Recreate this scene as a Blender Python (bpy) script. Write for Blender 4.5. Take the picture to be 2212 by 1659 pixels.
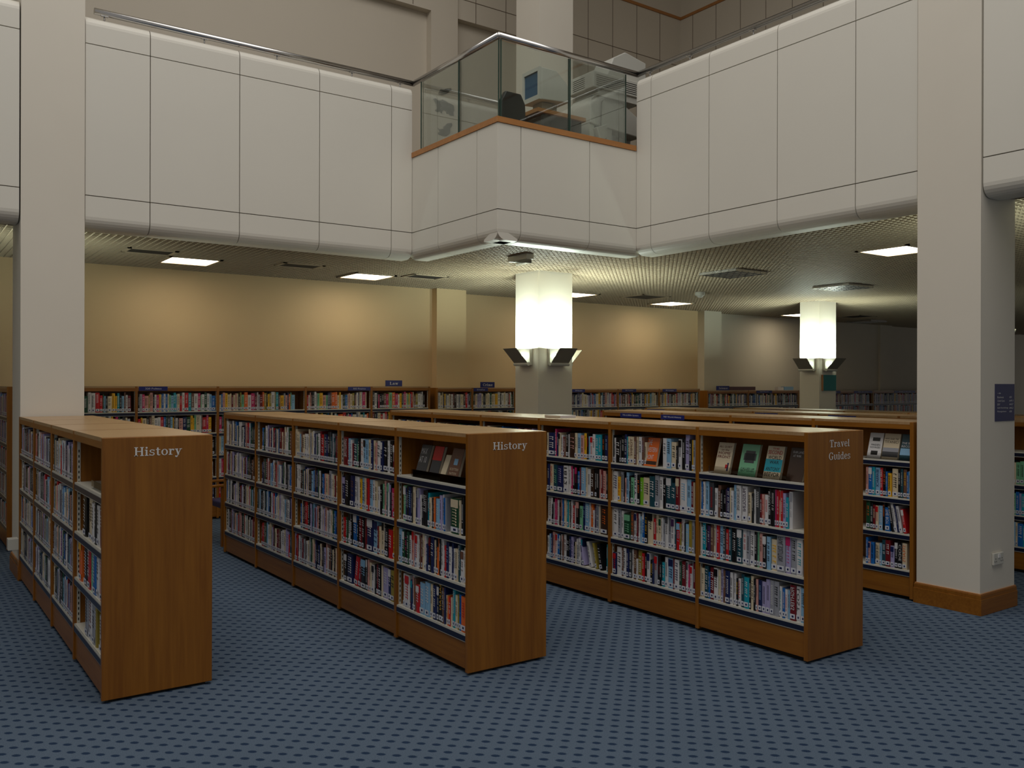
import bpy, math, random
from mathutils import Matrix, Vector
for _o in list(bpy.data.objects): bpy.data.objects.remove(_o)
SC = bpy.context.scene
COL = SC.collection
# ------------------------------------------------------------------ camera
F_PX, HEAD, ROLL = 1898.67, math.radians(54.4928), math.radians(0.15)
cam = bpy.data.cameras.new('camera'); cam.sensor_width = 36.0
cam.lens = F_PX / 2212 * 36.0; cam.clip_end = 200; cam.clip_start = 0.05
camo = bpy.data.objects.new('camera', cam); COL.objects.link(camo)
camo.matrix_world = (Matrix.Translation((0, 0, 1.7)) @ Matrix.Rotation(HEAD - math.pi/2, 4, 'Z')
                     @ Matrix.Rotation(math.pi/2, 4, 'X') @ Matrix.Rotation(ROLL, 4, 'Z'))
SC.camera = camo
# ------------------------------------------------------------------ world, large lights, exposure
w = bpy.data.worlds.new('world'); SC.world = w; w.use_nodes = True
w.node_tree.nodes['Background'].inputs[0].default_value = (1.0, 0.96, 0.91, 1)
w.node_tree.nodes['Background'].inputs[1].default_value = 0.24
SC.view_settings.view_transform = 'Standard'; SC.view_settings.look = 'None'
SC.view_settings.exposure = 0.0; SC.view_settings.gamma = 1.0; SC.view_settings.use_curve_mapping = False
def area(name, loc, sx, sy, power, col, rot=(0, 0, 0), spread=None, parent=None):
    l = bpy.data.lights.new(name, 'AREA'); l.shape = 'RECTANGLE'; l.size = sx; l.size_y = sy
    l.energy = power; l.color = col
    if spread: l.spread = spread
    o = bpy.data.objects.new(name, l); COL.objects.link(o); o.location = loc; o.rotation_euler = rot
    if parent: o.parent = parent
    return o
# daylight through the roof light over the open well of the building
area('rooflight_daylight', (1.2, 2.4, 10.6), 9.5, 11.0, 640, (1.0, 0.955, 0.90))
# ------------------------------------------------------------------ materials
MATS = {}
def srgb(r, g, b):
    f = lambda c: (c/255/12.92 if c/255 <= .04045 else ((c/255+.055)/1.055)**2.4)
    return (f(r), f(g), f(b))
def mat(name, col, rough=.5, metal=0, spec=.5, emit=None, strength=0, var=0.0, coat=0):
    if name in MATS: return MATS[name]
    m = bpy.data.materials.new(name); m.use_nodes = True
    b = m.node_tree.nodes['Principled BSDF']
    b.inputs['Base Color'].default_value = (*col, 1); b.inputs['Roughness'].default_value = rough
    b.inputs['Metallic'].default_value = metal; b.inputs['Specular IOR Level'].default_value = spec
    if coat: b.inputs['Coat Weight'].default_value = coat; b.inputs['Coat Roughness'].default_value = .12
    if emit:
        b.inputs['Emission Color'].default_value = (*emit, 1); b.inputs['Emission Strength'].default_value = strength
    if var:
        nt = m.node_tree; n = nt.nodes
        tc = n.new('ShaderNodeTexCoord'); no = n.new('ShaderNodeTexNoise'); no.inputs['Scale'].default_value = 2.2
        no.inputs['Detail'].default_value = 5
        mr = n.new('ShaderNodeMapRange'); mr.inputs[3].default_value = 1-var; mr.inputs[4].default_value = 1+var
        mx = n.new('ShaderNodeMix'); mx.data_type = 'RGBA'; mx.blend_type = 'MULTIPLY'; mx.inputs[0].default_value = 1
        mx.inputs[6].default_value = (*col, 1)
        nt.links.new(tc.outputs['Object'], no.inputs['Vector']); nt.links.new(no.outputs['Fac'], mr.inputs[0])
        nt.links.new(mr.outputs[0], mx.inputs[7]); nt.links.new(mx.outputs[2], b.inputs['Base Color'])
    MATS[name] = m
    return m
def wood(name, axis, c1, c2, rough=.36):
    m = bpy.data.materials.new(name); m.use_nodes = True; nt = m.node_tree; n = nt.nodes
    b = n['Principled BSDF']; b.inputs['Roughness'].default_value = rough; b.inputs['Specular IOR Level'].default_value = .45
    tc = n.new('ShaderNodeTexCoord'); mp = n.new('ShaderNodeMapping')
    sc = [22, 22, 22]; sc['xyz'.index(axis)] = 1.1; mp.inputs['Scale'].default_value = sc
    no = n.new('ShaderNodeTexNoise'); no.inputs['Scale'].default_value = 2.2; no.inputs['Detail'].default_value = 7
    no.inputs['Distortion'].default_value = .35
    mp2 = n.new('ShaderNodeMapping'); sc2 = [4, 4, 4]; sc2['xyz'.index(axis)] = .12; mp2.inputs['Scale'].default_value = sc2
    no2 = n.new('ShaderNodeTexNoise'); no2.inputs['Scale'].default_value = 1.6; no2.inputs['Detail'].default_value = 2
    ad = n.new('ShaderNodeMath'); ad.operation = 'MULTIPLY_ADD'; ad.inputs[1].default_value = .55
    ad2 = n.new('ShaderNodeMath'); ad2.operation = 'MULTIPLY'; ad2.inputs[1].default_value = .45
    cr = n.new('ShaderNodeValToRGB'); cr.color_ramp.elements[0].position = .36; cr.color_ramp.elements[1].position = .66
    cr.color_ramp.elements[0].color = (*c1, 1); cr.color_ramp.elements[1].color = (*c2, 1)
    L = nt.links.new
    L(tc.outputs['Object'], mp.inputs['Vector']); L(tc.outputs['Object'], mp2.inputs['Vector'])
    L(mp.outputs[0], no.inputs['Vector']); L(mp2.outputs[0], no2.inputs['Vector'])
    L(no2.outputs['Fac'], ad2.inputs[0]); L(no.outputs['Fac'], ad.inputs[0]); L(ad2.outputs[0], ad.inputs[2])
    L(ad.outputs[0], cr.inputs[0]); L(cr.outputs[0], b.inputs['Base Color'])
    MATS[name] = m
    return m
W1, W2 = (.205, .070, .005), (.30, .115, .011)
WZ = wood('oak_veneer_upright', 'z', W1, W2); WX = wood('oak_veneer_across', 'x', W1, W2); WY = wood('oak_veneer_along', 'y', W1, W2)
WTOP = wood('oak_lit_tone_top', 'x', (.32, .19, .085), (.43, .275, .14), .28)  # same oak as the sides; overhead light on the tops put into paler colour
WLED = wood('oak_ledge', 'x', (.36, .15, .04), (.45, .20, .06))
PAINT = mat('offwhite_paint', (.69, .645, .555), .6, var=.03)
PANEL = mat('offwhite_panel', (.70, .675, .60), .45, var=.02)
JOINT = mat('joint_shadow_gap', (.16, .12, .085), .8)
UPWALL = mat('upper_cream_wall', (.62, .56, .46), .6, var=.02)
TAN = mat('tan_wall_paint', (.66, .49, .275), .65, var=.03)
PALE = mat('pale_wall_paint', (.66, .60, .47), .65, var=.03)
CEILM = mat('eggcrate_cream', (.40, .325, .225), .55)
CEILB = mat('ceiling_plenum', (.075, .058, .04), .9)
METAL = mat('brushed_steel', (.62, .61, .60), .22, 1)
CHROME = mat('chrome', (.75, .75, .75), .1, 1)
SHELFM = mat('cream_shelf_enamel', (.60, .58, .50), .4)
NAVY = mat('navy_strip', (.006, .011, .035), .35)
BLUE = mat('sign_blue', (.008, .016, .155), .4)
NAVYS = mat('sign_navy', (.016, .018, .085), .4)
WHITE = mat('white_vinyl', (.74, .73, .71), .5)
DARK = mat('dark_void', (.01, .009, .008), .8)
BLACKP = mat('black_plastic', (.015, .015, .017), .4)
PAGES = mat('page_edges', (.52, .45, .33), .8)
STICK = mat('spine_sticker', (.66, .67, .72), .4)
CREAMP = mat('cream_plastic', (.60, .585, .52), .4)
GREYP = mat('office_grey_plastic', (.50, .50, .455), .45)
GREYD = mat('grey_reflector', (.27, .245, .20), .5)
GREYS = mat('silver_grey', (.40, .42, .40), .4)
DESKD = mat('dark_desk_panel', (.035, .033, .032), .5)
def glass(name, tint, gl=.10):
    m = bpy.data.materials.new(name); m.use_nodes = True; nt = m.node_tree; n = nt.nodes; n.clear()
    o = n.new('ShaderNodeOutputMaterial'); t = n.new('ShaderNodeBsdfTransparent'); t.inputs[0].default_value = (*tint, 1)
    g = n.new('ShaderNodeBsdfGlossy'); g.inputs['Roughness'].default_value = .02
    fr = n.new('ShaderNodeFresnel'); fr.inputs[0].default_value = 1.45
    mu = n.new('ShaderNodeMath'); mu.operation = 'MULTIPLY'; mu.inputs[1].default_value = gl*10
    mx = n.new('ShaderNodeMixShader'); L = nt.links.new
    L(fr.outputs[0], mu.inputs[0]); L(mu.outputs[0], mx.inputs[0]); L(t.outputs[0], mx.inputs[1]); L(g.outputs[0], mx.inputs[2]); L(mx.outputs[0], o.inputs[0])
    MATS[name] = m
    return m
GLASS = glass('green_tint_glass', (.93, .97, .945), .06)
GLEDGE = mat('glass_edge', (.035, .07, .055), .15)
ACRYL = glass('clear_acrylic', (.93, .93, .92), .10)
def carpet():
    m = bpy.data.materials.new('blue_dotted_carpet'); m.use_nodes = True; nt = m.node_tree; n = nt.nodes; L = nt.links.new
    b = n['Principled BSDF']; b.inputs['Roughness'].default_value = .95; b.inputs['Specular IOR Level'].default_value = .1
    tc = n.new('ShaderNodeTexCoord'); sp = n.new('ShaderNodeSeparateXYZ'); L(tc.outputs['Object'], sp.inputs[0])
    def M(op, a, bb=None, c=None):
        q = n.new('ShaderNodeMath'); q.operation = op
        for i, v in enumerate((a, bb, c)):
            if v is None: continue
            if isinstance(v, (int, float)): q.inputs[i].default_value = v
            else: L(v, q.inputs[i])
        return q.outputs[0]
    P = .105
    dist = []
    for ox in (0.0, .5):
        fx = M('SUBTRACT', M('FRACT', M('ADD', M('DIVIDE', sp.outputs[0], P), 100.32+ox)), .5)
        fy = M('SUBTRACT', M('FRACT', M('ADD', M('DIVIDE', sp.outputs[1], P), 100.45+ox)), .5)
        a = M('MULTIPLY', M('SUBTRACT', fx, fy), .7071*P/.0235); c = M('MULTIPLY', M('ADD', fx, fy), .7071*P/.0145)
        dist.append(M('SQRT', M('ADD', M('MULTIPLY', a, a), M('MULTIPLY', c, c))))
    d = M('MINIMUM', dist[0], dist[1])
    no = n.new('ShaderNodeTexNoise'); no.inputs['Scale'].default_value = 260; no.inputs['Detail'].default_value = 3; L(tc.outputs['Object'], no.inputs['Vector'])
    no2 = n.new('ShaderNodeTexNoise'); no2.inputs['Scale'].default_value = 1.3; L(tc.outputs['Object'], no2.inputs['Vector'])
    dd = M('ADD', d, M('MULTIPLY', M('SUBTRACT', no.outputs['Fac'], .5), .5))
    mr = n.new('ShaderNodeMapRange'); mr.interpolation_type = 'SMOOTHSTEP'; mr.inputs[1].default_value = .72; mr.inputs[2].default_value = 1.12; L(dd, mr.inputs[0])
    mx = n.new('ShaderNodeMix'); mx.data_type = 'RGBA'; L(mr.outputs[0], mx.inputs[0])
    mx.inputs[6].default_value = (.017, .034, .070, 1); mx.inputs[7].default_value = (.085, .118, .165, 1)
    mr2 = n.new('ShaderNodeMapRange'); mr2.inputs[1].default_value = .3; mr2.inputs[2].default_value = .7; mr2.inputs[3].default_value = .72; mr2.inputs[4].default_value = 1.28; L(no.outputs['Fac'], mr2.inputs[0])
    mr3 = n.new('ShaderNodeMapRange'); mr3.inputs[3].default_value = .9; mr3.inputs[4].default_value = 1.1; L(no2.outputs['Fac'], mr3.inputs[0])
    q = M('MULTIPLY', mr2.outputs[0], mr3.outputs[0])
    mm = n.new('ShaderNodeMix'); mm.data_type = 'RGBA'; mm.blend_type = 'MULTIPLY'; mm.inputs[0].default_value = 1
    L(mx.outputs[2], mm.inputs[6]); L(q, mm.inputs[7]); L(mm.outputs[2], b.inputs['Base Color'])
    bu = n.new('ShaderNodeBump'); bu.inputs['Strength'].default_value = .4; bu.inputs['Distance'].default_value = .004
    L(no.outputs['Fac'], bu.inputs['Height']); L(bu.outputs[0], b.inputs['Normal'])
    return m
CARPET = carpet()
# ------------------------------------------------------------------ mesh helpers
class MB:
    """collects faces in world space; build() makes one object of them"""
    def __init__(s): s.v = []; s.f = []; s.k = []; s.mats = []
    def mi(s, m):
        if m not in s.mats: s.mats.append(m)
        return s.mats.index(m)
    def face(s, pts, m):
        i = len(s.v); s.v += [tuple(p) for p in pts]; s.f.append(tuple(range(i, i+len(pts)))); s.k.append(s.mi(m)); return s
    def hexa(s, p, m):
        i = len(s.v); s.v += [tuple(q) for q in p]; k = s.mi(m)
        for f in ((0, 3, 2, 1), (4, 5, 6, 7), (0, 1, 5, 4), (1, 2, 6, 5), (2, 3, 7, 6), (3, 0, 4, 7)):
            s.f.append(tuple(i+j for j in f)); s.k.append(k)
        return s
    def box(s, a, b, m):
        x0, x1 = sorted((a[0], b[0])); y0, y1 = sorted((a[1], b[1])); z0, z1 = sorted((a[2], b[2]))
        return s.hexa(((x0, y0, z0), (x1, y0, z0), (x1, y1, z0), (x0, y1, z0), (x0, y0, z1), (x1, y0, z1), (x1, y1, z1), (x0, y1, z1)), m)
    def prism(s, ring, off, m, caps=True):
        """ring of 3-D points swept by the vector off"""
        n = len(ring); i = len(s.v); k = s.mi(m); o = Vector(off)
        s.v += [tuple(p) for p in ring] + [tuple(Vector(p)+o) for p in ring]
        for j in range(n):
            s.f.append((i+j, i+(j+1) % n, i+n+(j+1) % n, i+n+j)); s.k.append(k)
        if caps:
            s.f.append(tuple(i+j for j in reversed(range(n)))); s.k.append(k)
            s.f.append(tuple(i+n+j for j in range(n))); s.k.append(k)
        return s
    def tube(s, p0, p1, r, m, n=14, r1=None):
        p0 = Vector(p0); p1 = Vector(p1); d = (p1-p0).normalized(); r1 = r if r1 is None else r1
        a = d.orthogonal().normalized(); b = d.cross(a); i = len(s.v); k = s.mi(m)
        for p, q in ((p0, r), (p1, r1)):
            s.v += [tuple(p + (a*math.cos(t)+b*math.sin(t))*q) for t in (2*math.pi*j/n for j in range(n))]
        for j in range(n):
            s.f.append((i+j, i+(j+1) % n, i+n+(j+1) % n, i+n+j)); s.k.append(k)
        s.f.append(tuple(i+j for j in reversed(range(n)))); s.k.append(k); s.f.append(tuple(i+n+j for j in range(n))); s.k.append(k)
        return s
    def path(s, pts, r, m, n=10):
        for a, b in zip(pts, pts[1:]): s.tube(a, b, r, m, n)
        return s
    def build(s, name, parent=None, org=(0, 0, 0), smooth=False, bevel=0):
        me = bpy.data.meshes.new(name); o3 = Vector(org)
        me.from_pydata([tuple(Vector(p)-o3) for p in s.v], [], s.f)
        for m in s.mats: me.materials.append(m)
        me.polygons.foreach_set('material_index', s.k)
        if smooth: me.polygons.foreach_set('use_smooth', [True]*len(s.f))
        me.update()
        o = bpy.data.objects.new(name, me); COL.objects.link(o)
        if parent: o.parent = parent
        else: o.location = o3
        if bevel:
            b = o.modifiers.new('edge', 'BEVEL'); b.width = bevel; b.segments = 2; b.limit_method = 'ANGLE'
        return o
def root(name, loc, label, cat, group=None):
    o = bpy.data.objects.new(name, None); COL.objects.link(o); o.location = loc; o.empty_display_size = .1
    o['label'] = label; o['category'] = cat
    if group: o['group'] = group
    return o
def tag(o, label, cat, group=None, kind=None):
    o['label'] = label; o['category'] = cat
    if group: o['group'] = group
    if kind: o['kind'] = kind
    return o
def struct(mb, name, org=(0, 0, 0), parent=None, label=None, **kw):
    o = mb.build(name, parent, org, **kw)
    if parent is None: o['kind'] = 'structure'
    if label: o['label'] = label
    return o
# ------------------------------------------------------------------ lettering
_TC = {}
def text_tris(txt):
    """faces of a line of sans lettering, scaled to a unit box"""
    if txt in _TC: return _TC[txt]
    cu = bpy.data.curves.new('lettering', 'FONT'); cu.body = txt; cu.resolution_u = 2; cu.fill_mode = 'FRONT'
    o = bpy.data.objects.new('lettering', cu); COL.objects.link(o)
    dg = bpy.context.evaluated_depsgraph_get(); ev = o.evaluated_get(dg); me = ev.to_mesh()
    vs = [(v.co.x, v.co.y) for v in me.vertices]; fs = [tuple(p.vertices) for p in me.polygons]
    ev.to_mesh_clear(); bpy.data.objects.remove(o); bpy.data.curves.remove(cu)
    x0 = min(v[0] for v in vs); x1 = max(v[0] for v in vs); y0 = min(v[1] for v in vs); y1 = max(v[1] for v in vs)
    _TC[txt] = ([((a-x0)/(x1-x0), (b-y0)/(y1-y0)) for a, b in vs], fs, (x1-x0)/(y1-y0))
    return _TC[txt]
def put_text(mb, txt, o, u, v, m, keep=False):
    """lettering into the parallelogram o, o+u, o+v"""
    vs, fs, asp = text_tris(txt); o = Vector(o); u = Vector(u); v = Vector(v)
    if keep and v.length*asp < u.length:
        o = o + u*(1-v.length*asp/u.length)/2; u = u*(v.length*asp/u.length)
    for f in fs: mb.face([o+u*vs[i][0]+v*vs[i][1] for i in f], m)
def glyph(c):
    q = []
    def R(a, b, x, y): q.append([(a, b), (x, b), (x, y), (a, y)])
    def D(a, b, x, y, t): q.append([(a, b), (a+t, b), (x+t, y), (x, y)])
    def A(cx, cy, rx, ry, tx, ty, a0, a1):
        n = max(4, int(abs(a1-a0)/15))
        for i in range(n):
            t0, t1 = (math.radians(a0+(a1-a0)*j/n) for j in (i, i+1))
            q.append([(cx+rx*math.cos(t0), cy+ry*math.sin(t0)), (cx+rx*math.cos(t1), cy+ry*math.sin(t1)),
                      (cx+(rx-tx)*math.cos(t1), cy+(ry-ty)*math.sin(t1)), (cx+(rx-tx)*math.cos(t0), cy+(ry-ty)*math.sin(t0))])
    def C(cx, cy, r): q.append([(cx+r*math.cos(t), cy+r*math.sin(t)) for t in (i*math.pi/6 for i in range(12))])
    if c == 'H':
        R(.07, 0, .195, .7); R(.485, 0, .61, .7); R(.195, .33, .485, .39)
        for x in (.07, .485): R(x-.07, 0, x+.195, .055); R(x-.07, .645, x+.195, .7)
        a = .72
    elif c == 'i': R(.08, 0, .2, .48); R(.01, 0, .28, .05); R(.01, .43, .14, .48); C(.14, .63, .075); a = .32
    elif c == 's': A(.2, .355, .18, .13, .09, .06, 30, 270); A(.2, .135, .19, .14, .09, .06, 90, -150); R(.33, .33, .37, .48); R(.01, 0, .05, .16); a = .44
    elif c == 't': R(.1, .1, .22, .62); R(.02, .43, .34, .48); A(.24, .12, .14, .13, .12, .05, 180, 330); a = .39
    elif c == 'o': A(.25, .24, .24, .25, .115, .05, 0, 360); a = .52
    elif c == 'r': R(.08, 0, .2, .48); R(.01, 0, .29, .05); R(.01, .43, .14, .48); A(.31, .32, .15, .165, .07, .06, 60, 180); C(.355, .4, .065); a = .45
    elif c == 'y': D(.21, 0, .06, .48, .125); D(.15, -.16, .41, .48, .055); R(0, .43, .25, .48); R(.34, .43, .54, .48); C(.09, -.13, .065); A(.12, -.1, .1, .11, .05, .05, 200, 330); a = .56
    elif c == 'T': R(.24, 0, .365, .7); R(.14, 0, .465, .055); R(.02, .645, .585, .7); R(.02, .5, .065, .7); R(.54, .5, .585, .7); a = .62
    elif c == 'a': A(.2, .14, .18, .15, .1, .045, 0, 360); R(.29, .06, .4, .34); A(.22, .33, .18, .16, .11, .05, 0, 150); C(.11, .36, .06); R(.36, 0, .5, .05); R(.36, 0, .4, .1); a = .53
    elif c == 'v': D(.2, 0, .05, .48, .125); D(.22, 0, .38, .48, .055); R(0, .43, .24, .48); R(.31, .43, .5, .48); a = .52
    elif c == 'e': A(.24, .24, .23, .25, .115, .05, 0, 320); R(.1, .23, .46, .28); a = .5
    elif c == 'l': R(.08, 0, .2, .7); R(.01, 0, .28, .05); R(.01, .65, .14, .7); a = .32
    elif c == 'G': A(.33, .35, .32, .36, .125, .055, 40, 320); R(.46, .05, .585, .33); R(.39, .28, .66, .33); R(.53, .47, .575, .7); a = .7
    elif c == 'u': R(.07, .1, .19, .48); R(.38, 0, .5, .48); A(.22, .13, .15, .14, .12, .055, 180, 320); R(0, .43, .19, .48); R(.31, .43, .5, .48); R(.38, 0, .57, .05); a = .6
    elif c == 'd': A(.22, .24, .21, .25, .115, .05, 0, 360); R(.33, 0, .45, .7); R(.25, .65, .4, .7); R(.4, 0, .52, .05); a = .56
    elif c == 'L': R(.07, 0, .195, .7); R(0, 0, .55, .055); R(.505, 0, .55, .22); R(0, .645, .27, .7); a = .6
    elif c == 'w': D(.16, 0, .04, .48, .115); D(.18, 0, .32, .48, .05); D(.42, 0, .3, .48, .115); D(.44, 0, .57, .48, .05); R(0, .43, .2, .48); R(.26, .43, .44, .48); R(.5, .43, .68, .48); a = .7
    elif c == 'C': A(.33, .35, .32, .36, .125, .055, 40, 320); R(.53, .47, .575, .7); a = .64
    elif c == 'm':
        R(.07, 0, .18, .48); R(.32, 0, .43, .34); R(.57, 0, .68, .34); A(.27, .33, .16, .155, .11, .05, 0, 150); A(.52, .33, .16, .155, .11, .05, 0, 150)
        for x in (0, .26, .51): R(x, 0, x+.24, .05)
        R(0, .43, .14, .48); a = .78
    elif c == 'n': R(.07, 0, .19, .48); R(.34, 0, .46, .34); A(.3, .33, .16, .155, .12, .05, 0, 150); R(0, 0, .26, .05); R(.28, 0, .53, .05); R(0, .43, .14, .48); a = .56
    elif c == 'S': A(.25, .52, .22, .185, .11, .06, 30, 270); A(.25, .18, .23, .185, .11, .06, 90, -150); R(.43, .47, .475, .7); R(.02, 0, .065, .23); a = .54
    elif c == 'c': A(.25, .24, .24, .25, .115, .05, 40, 320); C(.37, .37, .06); a = .47
    else: a = .3
    return q, a
def put_slab(mb, txt, o, u, v, m):
    """slab-serif lettering: the cap height fills v, the line fills u"""
    x = 0; polys = []
    for c in txt:
        q, a = glyph(c); polys += [[(px+x, py) for px, py in p] for p in q]; x += a+.015
    o = Vector(o); u = Vector(u)/x; v = Vector(v)/.7; n = u.cross(v).normalized()*.0008
    for i, p in enumerate(polys): mb.face([o+u*a+v*b+n*(i % 3)*.25 for a, b in p], m)
# ------------------------------------------------------------------ structure
ZC = 3.13; YL, XR, YB, XI = 8.60, 6.578, 6.938, 4.773
struct(MB().box((-9, -7, -.1), (30, 12.6, 0), CARPET), 'floor')
b = MB(); b.box((-9, 11.5, 0), (6.72, 11.7, 3.3), TAN); b.box((6.72, 11.36, 0), (7.24, 11.9, 3.3), TAN); b.box((7.24, 11.85, 0), (12.9, 12.1, 3.3), TAN)
b.box((12.9, 11.68, 0), (13.39, 12.3, 3.3), PALE); b.box((13.39, 12.0, 0), (19.3, 12.3, 3.3), PALE); b.box((19.3, 11.95, 0), (19.8, 12.4, 3.3), PALE); b.box((19.8, 12.1, 0), (30, 12.4, 3.3), PALE)
struct(b, 'wall_back')
def in_void(x, y): return x < XR+.1 and y < YL+.1 and not (x > XI+.05 and y > YB+.05)
b = MB(); P = .066
n = 0
x = -3.0
while x < 26:            # egg-crate blades running away from the atrium
    y0 = -6 if x > XR+.1 else (YB+.12 if x > XI+.12 else YL+.12)
    b.box((x, y0, ZC), (x+.009, 12.2, ZC+.03), CEILM); x += P
y = -6.0
while y < 12.2:
    x0 = XR+.12 if y < YB+.12 else (XI+.12 if y < YL+.12 else -3)
    b.box((x0, y, ZC), (26, y+.009, ZC+.03), CEILM); y += P
for a, c in (((-9, YL+.12), (30, 12.4)), ((XR+.12, -7), (30, YL+.12)), ((XI+.12, YB+.12), (XR+.12, YL+.12))):
    b.box((*a, ZC+.033), (*c, 3.85), CEILB)
struct(b, 'ceiling')
def profile(seg0, seg1, fz, top=True):
    """balustrade panel: straight length from seg0 to seg1 (xy), outward normal fz, in three panels with open joints"""
    b = MB(); s0 = Vector((*seg0, 0)); s1 = Vector((*seg1, 0)); n = Vector((*fz, 0)); d = (s1-s0).normalized()
    def ring(pts): return [s0+d*.004-n*o+Vector((0, 0, z)) for o, z in pts]
    arc = [(.1-.1*math.cos(t), 3.19-.1*math.sin(t)) for t in (i*math.pi/12 for i in range(7))]
    off = (s1-s0)-d*.008
    b.prism(ring(arc[::-1]+[(0, 3.376), (.05, 3.376), (.05, 3.2), (.24, 3.11), (.24, 3.09)]), off, PANEL)
    if top:
        b.prism(ring([(0, 3.384), (0, 4.736), (.05, 4.736), (.05, 3.384)]), off, PANEL)
        arc2 = [(.09-.09*math.cos(t), 4.91+.09*math.sin(t)) for t in (i*math.pi/12 for i in range(7))]
        b.prism(ring([(0, 4.744)]+arc2+[(.25, 5.0), (.25, 4.744)]), off, PANEL)
    else: b.prism(ring([(0, 3.384), (0, 4.21), (.05, 4.21), (.05, 3.384)]), off, PANEL)
    zt = 4.95 if top else 4.2
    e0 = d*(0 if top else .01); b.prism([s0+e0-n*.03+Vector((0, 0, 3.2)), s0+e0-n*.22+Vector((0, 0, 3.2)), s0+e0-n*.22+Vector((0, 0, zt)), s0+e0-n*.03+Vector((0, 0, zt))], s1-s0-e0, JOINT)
    return b
def merge(bs):
    o = MB()
    for q in bs:
        i = len(o.v); o.v += q.v
        for f, k in zip(q.f, q.k): o.f.append(tuple(i+j for j in f)); o.k.append(o.mi(q.mats[k]))
    return o
def run(pts, fz, horiz, const, top=True):
    return merge([profile((a, const) if horiz else (const, a), (c, const) if horiz else (const, c), fz, top) for a, c in zip(pts, pts[1:])])
struct(run([-4, -2.5, -1.2, .1, .94], (0, -1), True, YL+.012), 'wall_gallery_far_left')
struct(merge([run([1.45, 2.004, 2.841, 3.677, 4.514, XI], (0, -1), True, YL+.012)]), 'wall_gallery_left')
struct(run([3.765, 4.31, 5.10, 5.913, 6.719, YB], (-1, 0), False, XR+.012), 'wall_gallery_right')
struct(run([-6, -2.2, -.6, .9, 2.3, 3.265], (-1, 0), False, XR+.012), 'wall_gallery_far_right')
struct(merge([run([YB, 7.3, 8.05, YL+.1], (-1, 0), False, XI, False), run([XI+.002, 5.05, 5.93, XR+.1], (0, -1), True, YB, False)]), 'wall_balcony')
struct(MB().box((XI-.012, YB-.012, 4.212), (XR+.0, YB+.3, 4.267), WLED).box((XI-.012, YB+.3, 4.212), (XI+.3, YL+.008, 4.267), WLED), 'trim_1')
b = MB(); b.box((XI+.25, YB+.25, 3.86), (XR+.3, YL+.3, 3.9), DESKD); struct(b, 'floor_balcony')
def pillar(x0, y0, x1, y1, z1=10.2, sk=True):
    o = struct(MB().box((x0, y0, 0), (x1, y1, z1), PAINT), 'pillar')
    if sk:
        b = MB(); b.box((x0-.018, y0-.018, 0), (x1+.018, y1+.018, .12), WX); b.box((x0-.014, y0-.014, .12), (x1+.014, y1+.014, .148), WX); b.box((x0-.01, y0-.01, .148), (x1+.01, y1+.01, .16), WLED)
        struct(b, 'baseboard_pillar', bevel=.002)
pillar(.947, YL, 1.448, 9.17); pillar(XR, 3.27, 7.1, 3.76); pillar(6.69, 8.81, 7.24, 9.3); pillar(12.93, 9.13, 13.4, 9.52, 3.15)
# upper storey
b = MB(); b.box((-9, 11.5, 3.85), (6.61, 11.7, 10.3), UPWALL); b.box((-9, 11.36, 7.26), (6.61, 11.5, 10.3), UPWALL); b.box((6.61, 11.36, 3.85), (7.076, 11.7, 10.3), UPWALL)
b.box((7.076, 11.55, 3.85), (8.3, 11.7, 10.3), UPWALL); b.box((7.076, 11.42, 7.28), (8.3, 11.55, 10.3), UPWALL); b.box((8.3, 11.45, 3.85), (12.1, 11.7, 10.3), UPWALL)
for x in (6.296, 7.436, 8.005): b.box((x, 11.355 if x < 6.6 else 11.415, 7.28), (x+.008, 11.43, 10.2), JOINT)
for x in (9.739, 10.297, 10.87, 11.444): b.box((x, 11.446, 3.9), (x+.008, 11.46, 8.44), JOINT)
b.box((7.08, 11.416, 7.59), (8.3, 11.43, 7.6), JOINT); b.box((8.3, 11.446, 7.58), (11.98, 11.46, 7.59), JOINT)
struct(b, 'wall_upper_back')
b = MB(); b.box((11.982, -6, 3.85), (12.2, 11.6, 10.3), UPWALL)
for y in (11.141, 10.592, 10.043, 9.505, 8.98, 8.4, 7.8, 7.2): b.box((11.978, y, 3.9), (11.99, y+.008, 8.44), JOINT)
struct(b, 'wall_upper_right')
struct(MB().box((8.3, 11.43, 8.44), (11.98, 11.46, 8.49), WLED).box((11.965, -6, 8.44), (11.99, 11.43, 8.49), WLED), 'trim_2')
struct(MB().box((-9, YL+1, 10.3), (12.2, 11.7, 10.4), UPWALL).box((XR+1.2, -6, 10.3), (12.2, YL+1, 10.4), UPWALL), 'ceiling_upper')
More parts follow.
